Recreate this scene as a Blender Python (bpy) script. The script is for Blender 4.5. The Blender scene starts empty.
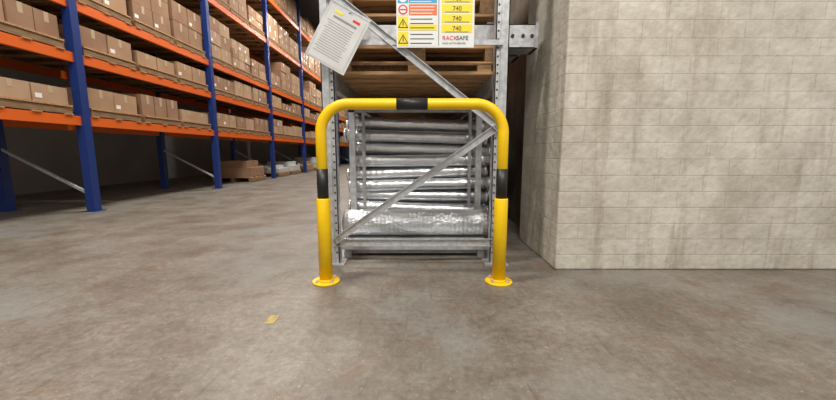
import bpy, bmesh, math, random
from mathutils import Vector, Matrix
random.seed(7)
C = bpy.context.scene.collection
try:
    bpy.context.scene.view_settings.view_transform = 'Standard'
except Exception: pass

# ---------------------------------------------------------------- materials
def mat(name, c1, c2=None, rough=.5, metal=0., scale=6., bump=0., bscale=40., detail=6., rvar=0., stretch=None, spec=None, bdist=.01):
    m = bpy.data.materials.new(name); m.use_nodes = True
    nt = m.node_tree; n = nt.nodes; l = nt.links
    b = n['Principled BSDF']
    b.inputs['Roughness'].default_value = rough
    b.inputs['Metallic'].default_value = metal
    if spec is not None: b.inputs['Specular IOR Level'].default_value = spec
    tc = n.new('ShaderNodeTexCoord'); mp = n.new('ShaderNodeMapping')
    l.new(tc.outputs['Object'], mp.inputs['Vector'])
    if stretch: mp.inputs['Scale'].default_value = stretch
    if c2:
        t = n.new('ShaderNodeTexNoise'); t.inputs['Scale'].default_value = scale; t.inputs['Detail'].default_value = detail
        l.new(mp.outputs[0], t.inputs['Vector'])
        r = n.new('ShaderNodeValToRGB')
        r.color_ramp.elements[0].position = .35; r.color_ramp.elements[1].position = .65
        r.color_ramp.elements[0].color = (*c1, 1); r.color_ramp.elements[1].color = (*c2, 1)
        l.new(t.outputs['Fac'], r.inputs[0]); l.new(r.outputs[0], b.inputs['Base Color'])
        if rvar:
            mr = n.new('ShaderNodeMapRange'); mr.inputs['To Min'].default_value = rough - rvar; mr.inputs['To Max'].default_value = rough + rvar
            l.new(t.outputs['Fac'], mr.inputs[0]); l.new(mr.outputs[0], b.inputs['Roughness'])
    else:
        b.inputs['Base Color'].default_value = (*c1, 1)
    if bump:
        t2 = n.new('ShaderNodeTexNoise'); t2.inputs['Scale'].default_value = bscale; t2.inputs['Detail'].default_value = 5
        l.new(mp.outputs[0], t2.inputs['Vector'])
        bp = n.new('ShaderNodeBump'); bp.inputs['Strength'].default_value = bump; bp.inputs['Distance'].default_value = bdist
        l.new(t2.outputs['Fac'], bp.inputs['Height']); l.new(bp.outputs[0], b.inputs['Normal'])
    return m

yellow = mat('yellow_paint', (.93, .60, .0), (.88, .55, .0), rough=.36, scale=9, bump=.05, bscale=60)
black = mat('black_band', (.012, .012, .013), rough=.45)
galv = mat('galvanised_steel', (.42, .43, .44), (.58, .59, .60), rough=.42, metal=.45, scale=30, rvar=.1, bump=.05)
galv_d = mat('galvanised_dull', (.26, .26, .26), (.40, .40, .39), rough=.5, metal=.45, scale=20)
hole = mat('hole_dark', (.04, .04, .04), rough=.9)
wood = mat('pallet_wood', (.33, .18, .08), (.55, .33, .16), rough=.8, scale=5, stretch=(1.5, 14, 14), bump=.3)
wood_d = mat('pallet_wood_aged', (.16, .09, .045), (.30, .18, .09), rough=.85, scale=5, stretch=(14, 1.5, 14))
card = [mat('cardboard_%d' % i, a, b_, rough=.8, scale=3) for i, (a, b_) in enumerate([((.34, .2, .115), (.42, .26, .15)), ((.38, .24, .15), (.46, .30, .19)), ((.26, .14, .08), (.33, .19, .11))])]
tape = mat('parcel_tape', (.5, .38, .26), rough=.3)
white_w = mat('stretch_wrap', (.5, .5, .5), (.65, .65, .65), rough=.3, scale=8, bump=.4, bscale=12)
label = mat('label_paper', (.8, .8, .78), rough=.6)
blue = mat('rack_blue', (.012, .035, .18), rough=.4)
orange = mat('rack_orange', (.72, .13, .015), rough=.4)

def foil_mat(name, rib, base, rough, bs, metal=.9):
    m = bpy.data.materials.new(name); m.use_nodes = True
    nt = m.node_tree; n = nt.nodes; l = nt.links; b = n['Principled BSDF']
    b.inputs['Base Color'].default_value = (*base, 1); b.inputs['Metallic'].default_value = metal; b.inputs['Roughness'].default_value = rough
    tc = n.new('ShaderNodeTexCoord')
    w = n.new('ShaderNodeTexWave'); w.wave_type = 'BANDS'; w.bands_direction = 'X'; w.inputs['Scale'].default_value = rib; w.inputs['Distortion'].default_value = .6
    l.new(tc.outputs['Object'], w.inputs['Vector'])
    t = n.new('ShaderNodeTexNoise'); t.inputs['Scale'].default_value = 38; t.inputs['Detail'].default_value = 6
    mp = n.new('ShaderNodeMapping'); mp.inputs['Scale'].default_value = (.6, 1.4, 1.4)
    l.new(tc.outputs['Object'], mp.inputs[0]); l.new(mp.outputs[0], t.inputs['Vector'])
    b1 = n.new('ShaderNodeBump'); b1.inputs['Strength'].default_value = .3; b1.inputs['Distance'].default_value = .004
    l.new(w.outputs['Fac'], b1.inputs['Height'])
    b2 = n.new('ShaderNodeBump'); b2.inputs['Strength'].default_value = bs; b2.inputs['Distance'].default_value = .012
    l.new(t.outputs['Fac'], b2.inputs['Height']); l.new(b1.outputs[0], b2.inputs['Normal']); l.new(b2.outputs[0], b.inputs['Normal'])
    return m
foil = foil_mat('foil_tube', 6, (.78, .80, .83), .27, .45, .85)
foil2 = foil_mat('foil_roll', 10, (.70, .72, .74), .32, .8, .85)

def floor_mat():
    m = bpy.data.materials.new('worn_concrete_floor'); m.use_nodes = True
    nt = m.node_tree; n = nt.nodes; l = nt.links; b = n['Principled BSDF']
    tc = n.new('ShaderNodeTexCoord')
    def noise(s, d=6, r=.55, sc=None, dist=0):
        t = n.new('ShaderNodeTexNoise'); t.inputs['Scale'].default_value = s; t.inputs['Detail'].default_value = d; t.inputs['Roughness'].default_value = r
        t.inputs['Distortion'].default_value = dist
        if sc:
            mp = n.new('ShaderNodeMapping'); mp.inputs['Scale'].default_value = sc; mp.inputs['Rotation'].default_value = (0, 0, .5)
            l.new(tc.outputs['Object'], mp.inputs[0]); l.new(mp.outputs[0], t.inputs['Vector'])
        else: l.new(tc.outputs['Object'], t.inputs['Vector'])
        return t
    def ramp(src, p0, c0, p1, c1):
        r = n.new('ShaderNodeValToRGB'); e = r.color_ramp.elements
        e[0].position = p0; e[0].color = (*c0, 1); e[1].position = p1; e[1].color = (*c1, 1)
        l.new(src, r.inputs[0]); return r
    def mix(f, a, c, mode='MIX'):
        x = n.new('ShaderNodeMix'); x.data_type = 'RGBA'; x.blend_type = mode
        if isinstance(f, float): x.inputs[0].default_value = f
        else: l.new(f, x.inputs[0])
        l.new(a, x.inputs[6])
        if isinstance(c, tuple): x.inputs[7].default_value = (*c, 1)
        else: l.new(c, x.inputs[7])
        return x.outputs[2]
    base = ramp(noise(2.2, 10, .66).outputs['Fac'], .36, (.15, .125, .103), .64, (.27, .24, .205))
    fine = ramp(noise(32, 10, .8).outputs['Fac'], .34, (.55, .55, .55), .66, (1.15, 1.15, 1.15))
    c = mix(1., base.outputs[0], fine.outputs[0], 'MULTIPLY')
    st = ramp(noise(3.6, 12, .75, None, .6).outputs['Fac'], .53, (0, 0, 0), .64, (.6, .6, .6))
    c = mix(st.outputs[0], c, (.15, .085, .045))
    gr = ramp(noise(1.1, 8, .65).outputs['Fac'], .5, (0, 0, 0), .64, (.6, .6, .6))
    c = mix(gr.outputs[0], c, (.20, .205, .20))
    sc = ramp(noise(7, 6, .6, (6, .5, 1)).outputs['Fac'], .60, (0, 0, 0), .68, (.45, .45, .45))
    c = mix(sc.outputs[0], c, (.085, .07, .06))
    sc2 = ramp(noise(5, 8, .7, (.4, 7, 1)).outputs['Fac'], .63, (0, 0, 0), .68, (.35, .35, .35))
    c = mix(sc2.outputs[0], c, (.36, .34, .30))
    sp = ramp(noise(80, 3, .5).outputs['Fac'], .66, (0, 0, 0), .72, (.6, .6, .6))
    c = mix(sp.outputs[0], c, (.42, .39, .33))
    ru = ramp(noise(24, 6, .7).outputs['Fac'], .64, (0, 0, 0), .70, (.6, .6, .6))
    c = mix(ru.outputs[0], c, (.13, .06, .025))
    l.new(c, b.inputs['Base Color'])
    rr = n.new('ShaderNodeMapRange'); rr.inputs['To Min'].default_value = .3; rr.inputs['To Max'].default_value = .68
    l.new(noise(4, 8).outputs['Fac'], rr.inputs[0]); l.new(rr.outputs[0], b.inputs['Roughness'])
    bp = n.new('ShaderNodeBump'); bp.inputs['Strength'].default_value = .25; bp.inputs['Distance'].default_value = .004
    l.new(noise(45, 6).outputs['Fac'], bp.inputs['Height']); l.new(bp.outputs[0], b.inputs['Normal'])
    return m
def wall_mat(name, ca, cb, stain, blocks=False):
    m = bpy.data.materials.new(name); m.use_nodes = True
    nt = m.node_tree; n = nt.nodes; l = nt.links; b = n['Principled BSDF']; b.inputs['Roughness'].default_value = .85
    tc = n.new('ShaderNodeTexCoord')
    t = n.new('ShaderNodeTexNoise'); t.inputs['Scale'].default_value = 3.5; t.inputs['Detail'].default_value = 10; t.inputs['Roughness'].default_value = .72
    l.new(tc.outputs['Object'], t.inputs['Vector'])
    r = n.new('ShaderNodeValToRGB'); e = r.color_ramp.elements
    e[0].position = .36; e[0].color = (*ca, 1); e[1].position = .64; e[1].color = (*cb, 1); l.new(t.outputs['Fac'], r.inputs[0])
    mp = n.new('ShaderNodeMapping'); mp.inputs['Scale'].default_value = (3, 3, .35)
    l.new(tc.outputs['Object'], mp.inputs[0])
    t2 = n.new('ShaderNodeTexNoise'); t2.inputs['Scale'].default_value = 3; t2.inputs['Detail'].default_value = 9; t2.inputs['Roughness'].default_value = .65; l.new(mp.outputs[0], t2.inputs['Vector'])
    r2 = n.new('ShaderNodeValToRGB'); e = r2.color_ramp.elements; e[0].position = .52; e[0].color = (0, 0, 0, 1); e[1].position = .74; e[1].color = (.7, .7, .7, 1)
    l.new(t2.outputs['Fac'], r2.inputs[0])
    x = n.new('ShaderNodeMix'); x.data_type = 'RGBA'; l.new(r2.outputs[0], x.inputs[0]); l.new(r.outputs[0], x.inputs[6]); x.inputs[7].default_value = (*stain, 1)
    col = x.outputs[2]
    v = n.new('ShaderNodeTexNoise'); v.inputs['Scale'].default_value = 22; v.inputs['Detail'].default_value = 8; l.new(tc.outputs['Object'], v.inputs['Vector'])
    bp = n.new('ShaderNodeBump'); bp.inputs['Strength'].default_value = .6; bp.inputs['Distance'].default_value = .012
    l.new(v.outputs['Fac'], bp.inputs['Height']); nrm = bp.outputs[0]
    if blocks:
        sx = n.new('ShaderNodeSeparateXYZ'); l.new(tc.outputs['Object'], sx.inputs[0])
        ad = n.new('ShaderNodeMath'); l.new(sx.outputs[0], ad.inputs[0]); l.new(sx.outputs[1], ad.inputs[1])
        cb_ = n.new('ShaderNodeCombineXYZ'); l.new(ad.outputs[0], cb_.inputs[0]); l.new(sx.outputs[2], cb_.inputs[1])
        br = n.new('ShaderNodeTexBrick'); br.inputs['Scale'].default_value = 1; br.inputs['Brick Width'].default_value = .30; br.inputs['Row Height'].default_value = .10
        br.inputs['Mortar Size'].default_value = .004; br.inputs['Mortar Smooth'].default_value = .8
        br.inputs['Color1'].default_value = (1, 1, 1, 1); br.inputs['Color2'].default_value = (.95, .945, .94, 1); br.inputs['Mortar'].default_value = (.84, .82, .80, 1)
        l.new(cb_.outputs[0], br.inputs['Vector'])
        y = n.new('ShaderNodeMix'); y.data_type = 'RGBA'; y.blend_type = 'MULTIPLY'; y.inputs[0].default_value = 1
        l.new(col, y.inputs[6]); l.new(br.outputs['Color'], y.inputs[7]); col = y.outputs[2]
        b3 = n.new('ShaderNodeBump'); b3.invert = True; b3.inputs['Strength'].default_value = .35; b3.inputs['Distance'].default_value = .006
        l.new(br.outputs['Fac'], b3.inputs['Height']); l.new(nrm, b3.inputs['Normal']); nrm = b3.outputs[0]
    l.new(col, b.inputs['Base Color']); l.new(nrm, b.inputs['Normal'])
    return m
m_floor = floor_mat()
m_conc = wall_mat('painted_brick_wall', (.45, .41, .34), (.66, .62, .54), (.27, .22, .16), True)
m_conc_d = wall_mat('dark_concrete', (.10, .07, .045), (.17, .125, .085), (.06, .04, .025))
m_clad = mat('wall_cladding', (.32, .32, .3), (.38, .38, .36), rough=.7, scale=1)

# ---------------------------------------------------------------- mesh builder
class MB:
    def __init__(s): s.v = []; s.f = []; s.m = []; s.sm = []; s.mats = []
    def mi(s, m):
        if m not in s.mats: s.mats.append(m)
        return s.mats.index(m)
    def box(s, c, d, m, rot=None):
        k = len(s.v); i = s.mi(m); R = rot or Matrix.Identity(3)
        for x in (-1, 1):
            for y in (-1, 1):
                for z in (-1, 1):
                    s.v.append(Vector(c) + R @ Vector((x*d[0]/2, y*d[1]/2, z*d[2]/2)))
        for f in [(0, 1, 3, 2), (4, 6, 7, 5), (0, 4, 5, 1), (2, 3, 7, 6), (0, 2, 6, 4), (1, 5, 7, 3)]:
            s.f.append([k+a for a in f]); s.m.append(i); s.sm.append(False)
    def bb(s, lo, hi, m):
        s.box([(a+b)/2 for a, b in zip(lo, hi)], [b-a for a, b in zip(lo, hi)], m)
    def tube(s, pts, r, m, seg=24, caps=True):
        pts = [Vector(p) for p in pts]; i = s.mi(m); k = len(s.v)
        rs = r if isinstance(r, (list, tuple)) else [r]*len(pts)
        up = None
        for j, p in enumerate(pts):
            a = pts[max(j-1, 0)]; b = pts[min(j+1, len(pts)-1)]
            t = (b-a).normalized()
            if up is None:
                up = Vector((0, 1, 0)) if abs(t.y) < .9 else Vector((0, 0, 1))
            u = (up - t*up.dot(t)).normalized(); w = t.cross(u); up = u
            for q in range(seg):
                an = 2*math.pi*q/seg
                s.v.append(p + (u*math.cos(an)+w*math.sin(an))*rs[j])
        for j in range(len(pts)-1):
            for q in range(seg):
                q2 = (q+1) % seg
                s.f.append([k+j*seg+q, k+j*seg+q2, k+(j+1)*seg+q2, k+(j+1)*seg+q]); s.m.append(i); s.sm.append(True)
        if caps:
            s.f.append([k+q for q in range(seg)][::-1]); s.m.append(i); s.sm.append(False)
            e = k+(len(pts)-1)*seg
            s.f.append([e+q for q in range(seg)]); s.m.append(i); s.sm.append(False)
    def poly(s, vs, m):
        k = len(s.v); s.v += [Vector(v) for v in vs]; s.f.append(list(range(k, k+len(vs)))); s.m.append(s.mi(m)); s.sm.append(False)
    def obj(s, name, parent=None, bevel=0):
        me = bpy.data.meshes.new(name)
        me.from_pydata(s.v, [], s.f)
        for m in s.mats: me.materials.append(m)
        for p, i, sm in zip(me.polygons, s.m, s.sm): p.material_index = i; p.use_smooth = sm
        bm = bmesh.new(); bm.from_mesh(me); bmesh.ops.recalc_face_normals(bm, faces=bm.faces); bm.to_mesh(me); bm.free()
        o = bpy.data.objects.new(name, me); C.objects.link(o)
        if parent: o.parent = parent
        if bevel:
            b = o.modifiers.new('bevel', 'BEVEL'); b.width = bevel; b.segments = 2; b.limit_method = 'ANGLE'
        return o
def empty(name):
    e = bpy.data.objects.new(name, None); C.objects.link(e); e.empty_display_size = .1; return e

# ---------------------------------------------------------------- room shell
b = MB(); b.bb((-7, -4, -.1), (6, 34, 0), m_floor); b.obj('floor')
b = MB(); b.bb((-7, -4, 7.2), (6, 34, 7.4), m_clad); b.obj('ceiling')
b = MB(); b.bb((-7.2, -4, -.1), (-7, 34, 7.2), m_clad); b.obj('wall_left')
b = MB(); b.bb((-7.2, 34, -.1), (6, 34.2, 7.2), m_clad); b.obj('wall_back')
b = MB(); b.bb((.872, 2.147, 0), (6, 2.95, 7.2), m_conc); b.obj('wall_right', bevel=.012)
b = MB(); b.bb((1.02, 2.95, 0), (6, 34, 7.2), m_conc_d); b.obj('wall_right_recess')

# ---------------------------------------------------------------- hoop barrier
HX0, HX1, HY, HT, R = -.53, .465, 1.94, 1.0, .155
hoop = empty('safety_hoop_barrier')
path = [(HX0, HY, .45), (HX0, HY, HT-R)]
for i in range(1, 17):
    a = math.pi - i*math.pi/32
    path.append((HX0+R+R*math.cos(a), HY, HT-R+R*math.sin(a)))
path.append((HX1-R, HY, HT))
for i in range(1, 17):
    a = math.pi/2 - i*math.pi/32
    path.append((HX1-R+R*math.cos(a), HY, HT-R+R*math.sin(a)))
path.append((HX1, HY, .45))
b = MB(); b.tube(path, .0295, yellow, 32); b.obj('hoop_tube', hoop)
b = MB()
b.tube([(-.116, HY, HT), (.052, HY, HT)], .0305, black, 32)
for x in (HX0, HX1): b.tube([(x, HY, .488), (x, HY, .652)], .0309, black, 32)
b.obj('black_bands', hoop)
b = MB()
for x in (HX0, HX1):
    b.tube([(x, HY, .008), (x, HY, .482), (x, HY, .488)], [.038, .038, .035], yellow, 32)
    b.tube([(x, HY, 0), (x, HY, .009), (x, HY, .012)], [.078, .078, .075], yellow, 40)
    b.tube([(x, HY, .012), (x, HY, .022)], [.046, .040], yellow, 32)
b.obj('sleeves_and_flanges', hoop)
b = MB()
for x in (HX0, HX1):
    for a in (45, 135, 225, 315):
        px, py = x+.059*math.cos(math.radians(a)), HY+.059*math.sin(math.radians(a))
        b.tube([(px, py, .011), (px, py, .021)], .009, galv, 6)
        b.tube([(px, py, .02), (px, py, .028)], .005, galv, 10)
b.obj('anchor_bolts', hoop)

# ---------------------------------------------------------------- main rack
rack = empty('pallet_rack')
UX0, UX1, RY = -.565, .52, 2.30
def upright(b, x, y, side, H=3.4, m=galv):
    w, d, t = .082, .07, .006
    b.bb((x-w/2, y-d/2, .008), (x+w/2, y-d/2+t, H), m)
    b.bb((x-w/2, y-d/2, .008), (x-w/2+t, y+d/2, H), m)
    b.bb((x+w/2-t, y-d/2, .008), (x+w/2, y+d/2, H), m)
    b.bb((x-w/2+.03, y-d/2-.008, .008), (x+w/2-.03, y-d/2+.001, H), m)
    b.bb((x-.075, y-.07, 0), (x+.075, y+.07, .008), m)
    z = .08
    while z < H:
        b.tube([(x+side*.026, y-d/2-.0015, z), (x+side*.026, y-d/2+.002, z)], .0065, hole, 10)
        z += .05
def brace(b, p, q, w=.045, t=.02, m=galv):
    p = Vector(p); q = Vector(q); d = q-p; a = math.atan2(d.z, d.x)
    R3 = Matrix.Rotation(-a, 3, 'Y'); c = (p+q)/2
    b.box(c, (d.length, .004, w), m, R3)
    nrm = R3 @ Vector((0, 0, 1))
    for s_ in (-1, 1):
        b.box(c + nrm*s_*(w/2-.002)+Vector((0, -t/2, 0)), (d.length, t, .004), m, R3)
    for e in (p, q):
        dd = (c-e).normalized()*.03
        b.tube([e+dd+Vector((0, -.014, 0)), e+dd], .011, galv_d, 6)
for k, y in enumerate((RY, RY+2.8, RY+5.6)):
    b = MB(); upright(b, UX0, y, 1); upright(b, UX1, y, -1); b.obj('uprights_%d' % (k+1), rack)
    b = MB(); yb = y-.048
    brace(b, (UX0+.02, yb, .165), (UX1, yb, .915))
    brace(b, (UX1, yb-.006, .885), (UX0, yb-.006, 1.72))
    brace(b, (UX0, yb, 1.78), (UX1, yb, 2.5))
    brace(b, (UX0, yb+.02, .15), (UX1, yb+.02, .15), w=.05)
    b.obj('braces_%d' % (k+1), rack)
b = MB()
for z in (1.19, 2.5):
    for x in (UX0+.02, UX1-.02):
        b.bb((x-.022, RY+.04, z-.05), (x+.022, RY+2.76, z+.05), galv_d)
        b.bb((x-.022, RY+2.84, z-.05), (x+.022, RY+5.56, z+.05), galv_d)
b.obj('load_beams', rack)
b = MB()
y = RY+.06
while y < RY+5.4:
    b.bb((UX0-.02, y, 1.242), (UX1+.02, y+.095, 1.262), wood)
    y += .17 if y < RY+2.6 else .2
for x in (-.48, -.02, .43):
    b.bb((x-.045, RY+.06, 1.262), (x+.045, RY+5.4, 1.30), wood)
b.bb((UX0-.02, RY+.06, 1.301), (UX1+.02, RY+5.4, 1.312), wood_d)
b.bb((UX0-.02, RY+.06, 2.551), (UX1+.02, RY+5.4, 2.58), wood_d)
b.obj('timber_deck', rack)

def pallet(name, x0, x1, y0, y1, z, m=wood, m2=wood_d, h=.12):
    b = MB(); t = .02
    n = 6; pitch = (y1-y0-.1)/(n-1)
    for i in range(n): b.bb((x0, y0+i*pitch, z+h-t), (x1, y0+i*pitch+.1, z+h), m)
    for yy in (y0, (y0+y1)/2-.05, y1-.1): b.bb((x0, yy, z), (x1, yy+.1, z+t), m)
    for yy in (y0, (y0+y1)/2-.05, y1-.1):
        for xx in (x0, (x0+x1)/2-.06, x1-.12): b.bb((xx, yy, z+t), (xx+.12, yy+.1, z+h-t), m2)
    return b.obj(name, bevel=.003)
pallet('wooden_pallet', -.58, .56, 2.40, 3.5, 1.313)
pallet('wooden_pallet', -.58, .56, 3.6, 4.8, 1.313)
b = MB()
def rduct(b, x0, x1, y0, y1, z0, z1, m):
    t = .006
    b.bb((x0, y0, z0), (x1, y1, z0+t), m); b.bb((x0, y0, z1-t), (x1, y1, z1), m)
    b.bb((x0, y0, z0), (x1, y0+t, z1), m); b.bb((x0, y1-t, z0), (x1, y1, z1), m)
    for xx in (x0, x1-.02, (x0+x1)/2):
        b.bb((xx, y0-.008, z0), (xx+.02, y1, z1+.008), m)
rduct(b, -.56, .80, 2.46, 2.62, 1.434, 1.585, galv)
rduct(b, -.58, .74, 2.66, 2.86, 1.434, 1.60, galv)
rduct(b, -.58, .70, 2.9, 3.3, 1.434, 1.62, galv_d)
for x in (.63, .70, .76): b.tube([(x, 2.4545, 1.51), (x, 2.459, 1.51)], .012, hole, 16)
b.obj('rectangular_ducts')
pallet('wooden_pallet', -.55, .53, 2.46, 3.3, 1.632)
b = MB()
for i in range(5):
    z = 1.753+i*.07
    b.bb((-.54+random.uniform(-.02, .02), 2.5, z), (.5+random.uniform(-.02, .03), 3.2, z+.055), wood if i % 2 else galv_d)
b.obj('stacked_panels')

# ---------------------------------------------------------------- stillage with foil tubes
st = empty('tube_stillage')
b = MB()
SY0, SY1 = 2.90, 3.95
for x in (-.535, .495):
    for y in (SY0, SY1):
        b.bb((x-.024, y-.02, 0), (x+.024, y+.02, 1.10), galv)
for x in (-.44, .42):
    b.bb((x-.012, SY0-.03, .3), (x+.012, SY0-.012, 1.08), galv_d)
for z in (.16, 1.06):
    for y in (SY0, SY1): b.bb((-.56, y-.02, z), (.52, y+.02, z+.04), galv_d)
    for x in (-.535, .495): b.bb((x-.02, SY0, z), (x+.02, SY1, z+.04), galv_d)
for i in range(9):
    yy = SY0+.05+i*.12; b.bb((-.53, yy, .2), (.49, yy+.07, .212), galv_d)
b.obj('stillage_frame', st)
b = MB()
rt = .052; row = 0; z = .212+rt
while z < 1.03:
    for i in range(8):
        y = SY0+.10+i*(.108)+(row % 2)*.05
        if y+rt > SY1: continue
        dz = random.uniform(-.004, .004); til = random.uniform(-.03, .03) if i == 0 else 0
        sh = random.uniform(-.03, .05)
        pts = [(-.60+sh+j*.1, y+random.uniform(-.003, .003), z+dz+til*(j-6)/6+random.uniform(-.002, .002)) for j in range(13)]
        b.tube(pts, rt*random.uniform(.88, 1.0), foil, 20)
        for e, s_ in ((pts[0], 1), (pts[-1], -1)):
            b.tube([e, (e[0]+s_*.02, e[1], e[2])], rt*1.03, foil, 20)
    z += rt*1.95; row += 1
b.obj('foil_tubes', st)

b = MB()
b.bb((-.545, 2.42, .085), (.50, 2.80, .10), galv)
b.bb((-.545, 2.42, .055), (.50, 2.44, .10), galv)
b.bb((-.545, 2.78, .055), (.50, 2.80, .10), galv)
for x in (-.5, .45):
    for y in (2.45, 2.76): b.bb((x-.025, y-.02, 0), (x+.025, y+.02, .085), galv_d)
b.bb((-.5, 2.455, .02), (.45, 2.475, .045), galv_d)
b.obj('steel_tray')
b = MB()
pts = [(-.56+j*.0575, 2.655+random.uniform(-.002, .002), .206+random.uniform(-.002, .002)) for j in range(20)]
b.tube(pts, [.100+random.uniform(-.002, .002) for _ in pts], foil2, 40)
b.obj('insulation_roll')

b = MB()
for j, y in enumerate((4.3, 5.4, 6.4)):
    for i in range(3):
        b.bb((-.52+i*.34, y, 0.0), (-.52+i*.34+.32, y+.7, .95+.1*random.random()), card[(i+j) % 3])
b.obj('stored_cartons')

# ---------------------------------------------------------------- signs
sy = 2.205
W = mat('sign_white', (.76, .78, .77), rough=.35); SY_ = mat('sign_yellow', (.88, .70, .03), rough=.4)
SO = mat('sign_orange', (.8, .16, .03), rough=.4); SB = mat('sign_blue', (.05, .34, .62), rough=.4)
SK = mat('sign_black', (.02, .02, .02), rough=.4); SR = mat('sign_red', (.7, .02, .02), rough=.4)
sign = empty('rack_load_sign')
x0, x1, z0, z1 = -.128, .335, 1.365, 1.70
b = MB(); b.bb((x0, sy, z0), (x1, sy+.004, z1), W)
for x in (x0+.02, x1-.02): b.bb((x-.012, sy+.004, z0+.02), (x+.012, sy+.05, z0+.05), galv)
b.bb((UX0, sy+.032, z0+.025), (UX1, sy+.046, z0+.055), galv)
b.obj('sign_board', sign)
b = MB(); f = sy-.001
def rect(xa, xb, za, zb, m, y=f): b.bb((xa, y, za), (xb, sy+.001, zb), m)
cx0, cx1 = x0+.008, x0+.24
rows = [(1.615, 1.665, SB), (1.548, 1.608, SO), (1.462, 1.540, SY_), (1.374, 1.454, SY_)]
rect(x0+.008, x1-.012, 1.672, 1.694, SB)
for za, zb, m in rows:
    rect(cx0, cx0+.062, za, zb, SY_ if m == SY_ else (SB if m == SB else W))
    rect(cx0+.066, cx1, za, zb, W if m == SY_ else m, f)
    for i in range(3):
        zz = zb-.012-(zb-za-.014)*i/2.6
        rect(cx0+.074, cx1-.012-.03*random.random(), zz-.005, zz, SK if m == SY_ else W, f-.0008)
rect(cx0+.066, cx1, 1.462, 1.495, SY_, f-.0003)
def disc(cx, cz, r, m, y, n=24): b.tube([(cx, y, cz), (cx, sy+.001, cz)], r, m, n)
disc(cx0+.031, 1.64, .022, W, f-.0006); disc(cx0+.031, 1.644, .010, SB, f-.001)
disc(cx0+.031, 1.578, .028, SR, f-.0006); disc(cx0+.031, 1.578, .020, W, f-.001); rect(cx0+.012, cx0+.05, 1.574, 1.582, SR, f-.0014)
for cz in (1.50, 1.411):
    for r_, m_, y_ in ((.036, SK, f-.0006), (.026, SY_, f-.001)):
        b.poly([(cx0+.031+r_*math.sin(a), y_, cz-.006+r_*math.cos(a)) for a in (0, 2.094, 4.189)], m_)
    rect(cx0+.028, cx0+.034, cz-.012, cz+.012, SK, f-.0016)
rx0, rx1 = x0+.268, x1-.012
for i in range(4):
    zb = 1.665-i*.056; rect(rx0, rx1, zb-.047, zb, SY_)
    rect(rx0+.02, rx1-.02, zb-.045, zb-.042, SK, f-.0006)
rect(cx1+.010, cx1+.013, z0+.01, z1-.03, SK)
b.obj('sign_graphics', sign)
def text(s_, x, z, size, m, name, par, y=f-.0012, align='LEFT'):
    cu = bpy.data.curves.new(name, 'FONT'); cu.body = s_; cu.size = size; cu.align_x = align; cu.extrude = .0002
    cu.materials.append(m); o = bpy.data.objects.new(name, cu); C.objects.link(o)
    o.location = (x, y, z); o.rotation_euler = (math.pi/2, 0, 0); o.parent = par; return o
for i, s_ in enumerate(('760', '740', '740', '740')):
    text(s_, (rx0+rx1)/2, 1.665-.036-i*.056, .036, SK, 'label_text_%d' % (i+1), sign, align='CENTER')
text('RACK', rx0+.005, 1.408, .034, SR, 'logo_text', sign); text('SAFE', rx0+.09, 1.408, .034, SK, 'logo_text_b', sign)
text('LOAD NOTICE 0800 000', rx0+.005, 1.385, .013, SK, 'contact_text', sign)

tag = empty('document_sleeve')
sl = mat('clear_sleeve', (.50, .51, .52), (.62, .63, .64), rough=.16, scale=7, bump=.3, bscale=9)
pp = mat('paper', (.58, .58, .58), (.66, .66, .65), rough=.35, scale=5); ink = mat('ink', (.24, .24, .26), rough=.6)
b = MB(); Rt = Matrix.Rotation(math.radians(29), 3, 'Y'); ct = Vector((-.474, 2.175, 1.415))
def tb(lx, lz, w, h, y, m, t=.0012): b.box(ct+Rt @ Vector((lx, y, lz)), (w, t, h), m, Rt)
tb(0, 0, .26, .355, .004, sl, .003); tb(0, -.008, .225, .315, .0015, pp)
tb(0, .095, .15, .012, .0005, ink)
for i in range(14): tb(-.01*random.random()-.005, .065-i*.0145, .18-.03*random.random(), .0028, .0005, ink)
tb(.06, .125, .045, .014, .0003, SR); tb(-.055, .125, .05, .014, .0003, SY_); tb(0, .171, .26, .012, .001, galv)
b.tube([ct+Rt @ Vector((0, -.004, .16)), ct+Rt @ Vector((0, .085, .16))], .008, galv_d, 12)
b.obj('sleeve', tag)

# ---------------------------------------------------------------- long rack across the aisle
lr = empty('pallet_rack')
LX, LXb = -4.12, -5.22
ys = [1.6+2.8*i for i in range(9)]
levels = [1.12, 1.86, 2.48, 3.72, 4.92]
b = MB()
for y in ys:
    for x in (LX, LXb):
        b.bb((x-.05, y-.05, .006), (x+.05, y+.05, 6.0), blue); b.bb((x-.09, y-.08, 0), (x+.09, y+.08, .006), blue)
    zz = .2
    while zz < 5.4:
        p = Vector((LX, y, zz)); q = Vector((LXb, y, zz+.6)); a = math.atan2(.6, LXb-LX)
        b.box((p+q)/2, ((q-p).length, .03, .03), galv, Matrix.Rotation(-a, 3, 'Y')); zz += .9
b.obj('blue_uprights', lr)
b = MB()
for z in levels:
    for i in range(len(ys)-1):
        for x in (LX, LXb): b.bb((x-.025, ys[i]+.05, z-.055), (x+.025, ys[i+1]-.05, z+.055), orange)
b.obj('orange_beams', lr)
b = MB()
for z in levels:
    for i in range(len(ys)-1):
        for k in range(3):
            ya = ys[i]+.1+k*.88
            for yy in (ya, ya+.35, ya+.7): b.bb((LXb-.02, yy, z+.056), (LX+.04, yy+.09, z+.07), wood)
            for xx in (LXb, (LX+LXb)/2, LX-.08): b.bb((xx, ya, z+.07), (xx+.1, ya+.8, z+.15), wood_d)
            b.bb((LXb, ya, z+.15), (LX+.03, ya+.8, z+.17), wood)
b.obj('shelf_pallets', lr)
b = MB()
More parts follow.
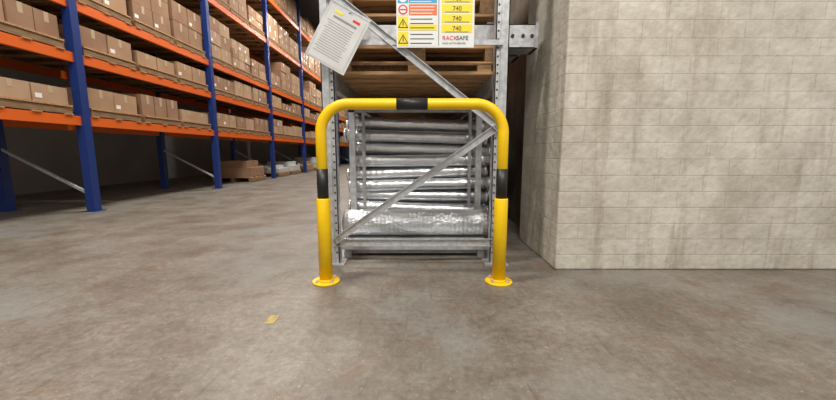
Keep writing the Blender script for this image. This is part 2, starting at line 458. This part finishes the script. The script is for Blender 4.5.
for li, z in enumerate(levels):
    top = (levels[li+1] if li+1 < len(levels) else 6.1)-.12
    for i in range(len(ys)-1):
        for k in range(3):
            ya = ys[i]+.1+k*.88; zb = z+.171
            fill = random.choice((.75, .9, .95, .6)); m = random.choice(card)
            hgt = random.choice((.2, .26, .32)); nn = max(1, int((top-zb)*fill/hgt))
            sx = random.choice((2, 3)); w = .8/sx
            for r_ in range(nn):
                for q in range(sx):
                    j = random.uniform(0, .02)
                    b.bb((LXb+.02, ya+q*w+.005, zb+r_*hgt), (LX-j, ya+(q+1)*w-.012, zb+(r_+1)*hgt-.008), m if random.random() < .8 else random.choice(card))
                    b.bb((LX-j-.001, ya+q*w+w/2-.025, zb+r_*hgt+hgt*.55), (LX-j+.002, ya+q*w+w/2+.025, zb+(r_+1)*hgt-.008), tape)
                    if random.random() < .3: b.bb((LX-j-.001, ya+q*w+.03, zb+r_*hgt+.04), (LX-j+.003, ya+q*w+.10, zb+r_*hgt+.09), label)
b.obj('cardboard_boxes')
def wrapped(name, x, y, h, m):
    b = MB()
    for xx in (x, x+.45, x+.9): b.bb((xx, y, 0), (xx+.1, y+.8, .1), wood_d)
    for yy in (y, y+.23, y+.47, y+.7): b.bb((x, yy, .1), (x+1., yy+.1, .125), wood)
    b.bb((x+.03, y+.03, .126), (x+.97, y+.77, .126+h*.6), m); b.bb((x+.1, y+.08, .126+h*.6), (x+.85, y+.7, .126+h), m)
    b.obj(name, bevel=.02)
for y, h, m in ((8.7, .4, card[2]), (10.5, .22, white_w), (11.6, .3, white_w), (13.1, .26, card[0]), (14.2, .4, white_w)):
    wrapped('wrapped_pallet_load', LX-1.0, y, h, m)
m_line = mat('worn_yellow_line', (.45, .33, .06), (.22, .18, .12), rough=.6, scale=25)
b = MB(); b.bb((-.675, 1.44, .0005), (-.63, 1.52, .002), m_line); b.obj('floor_line_marking')

# ---------------------------------------------------------------- lamps
def lamp(x, y, z, e, sx=1.4, sy_=.35, col=(1, .95, .87)):
    p = empty('ceiling_lamp')
    b = MB(); b.bb((x-sx/2-.03, y-sy_/2-.03, z+.02), (x+sx/2+.03, y+sy_/2+.03, z+.10), galv)
    for q in (-.4, .4): b.tube([(x+q, y, z+.1), (x+q, y, 7.2)], .008, galv, 8)
    b.obj('housing', p)
    L = bpy.data.lights.new('tube_light', 'AREA'); L.shape = 'RECTANGLE'; L.size = sx; L.size_y = sy_; L.energy = e; L.color = col
    o = bpy.data.objects.new('light', L); C.objects.link(o); o.location = (x, y, z); o.parent = p
for y in (1, 5.5, 10, 14.5, 19): lamp(-2.4, y, 5.6, 215)
lamp(.2, -1.2, 4.6, 200)
lamp(2.6, -1.0, 5.0, 90)

w = bpy.data.worlds.new('warehouse_ambient'); bpy.context.scene.world = w; w.use_nodes = True
w.node_tree.nodes['Background'].inputs[0].default_value = (1, .97, .93, 1); w.node_tree.nodes['Background'].inputs[1].default_value = .6

# ---------------------------------------------------------------- camera
cd = bpy.data.cameras.new('camera'); cam = bpy.data.objects.new('camera', cd); C.objects.link(cam)
cd.sensor_width = 36; cd.sensor_fit = 'HORIZONTAL'; cd.lens = 36*350/836
cam.location = (0, 0, .744); cam.rotation_euler = (math.pi/2-math.atan(48/350), 0, 0)
cd.clip_start = .05
bpy.context.scene.camera = cam
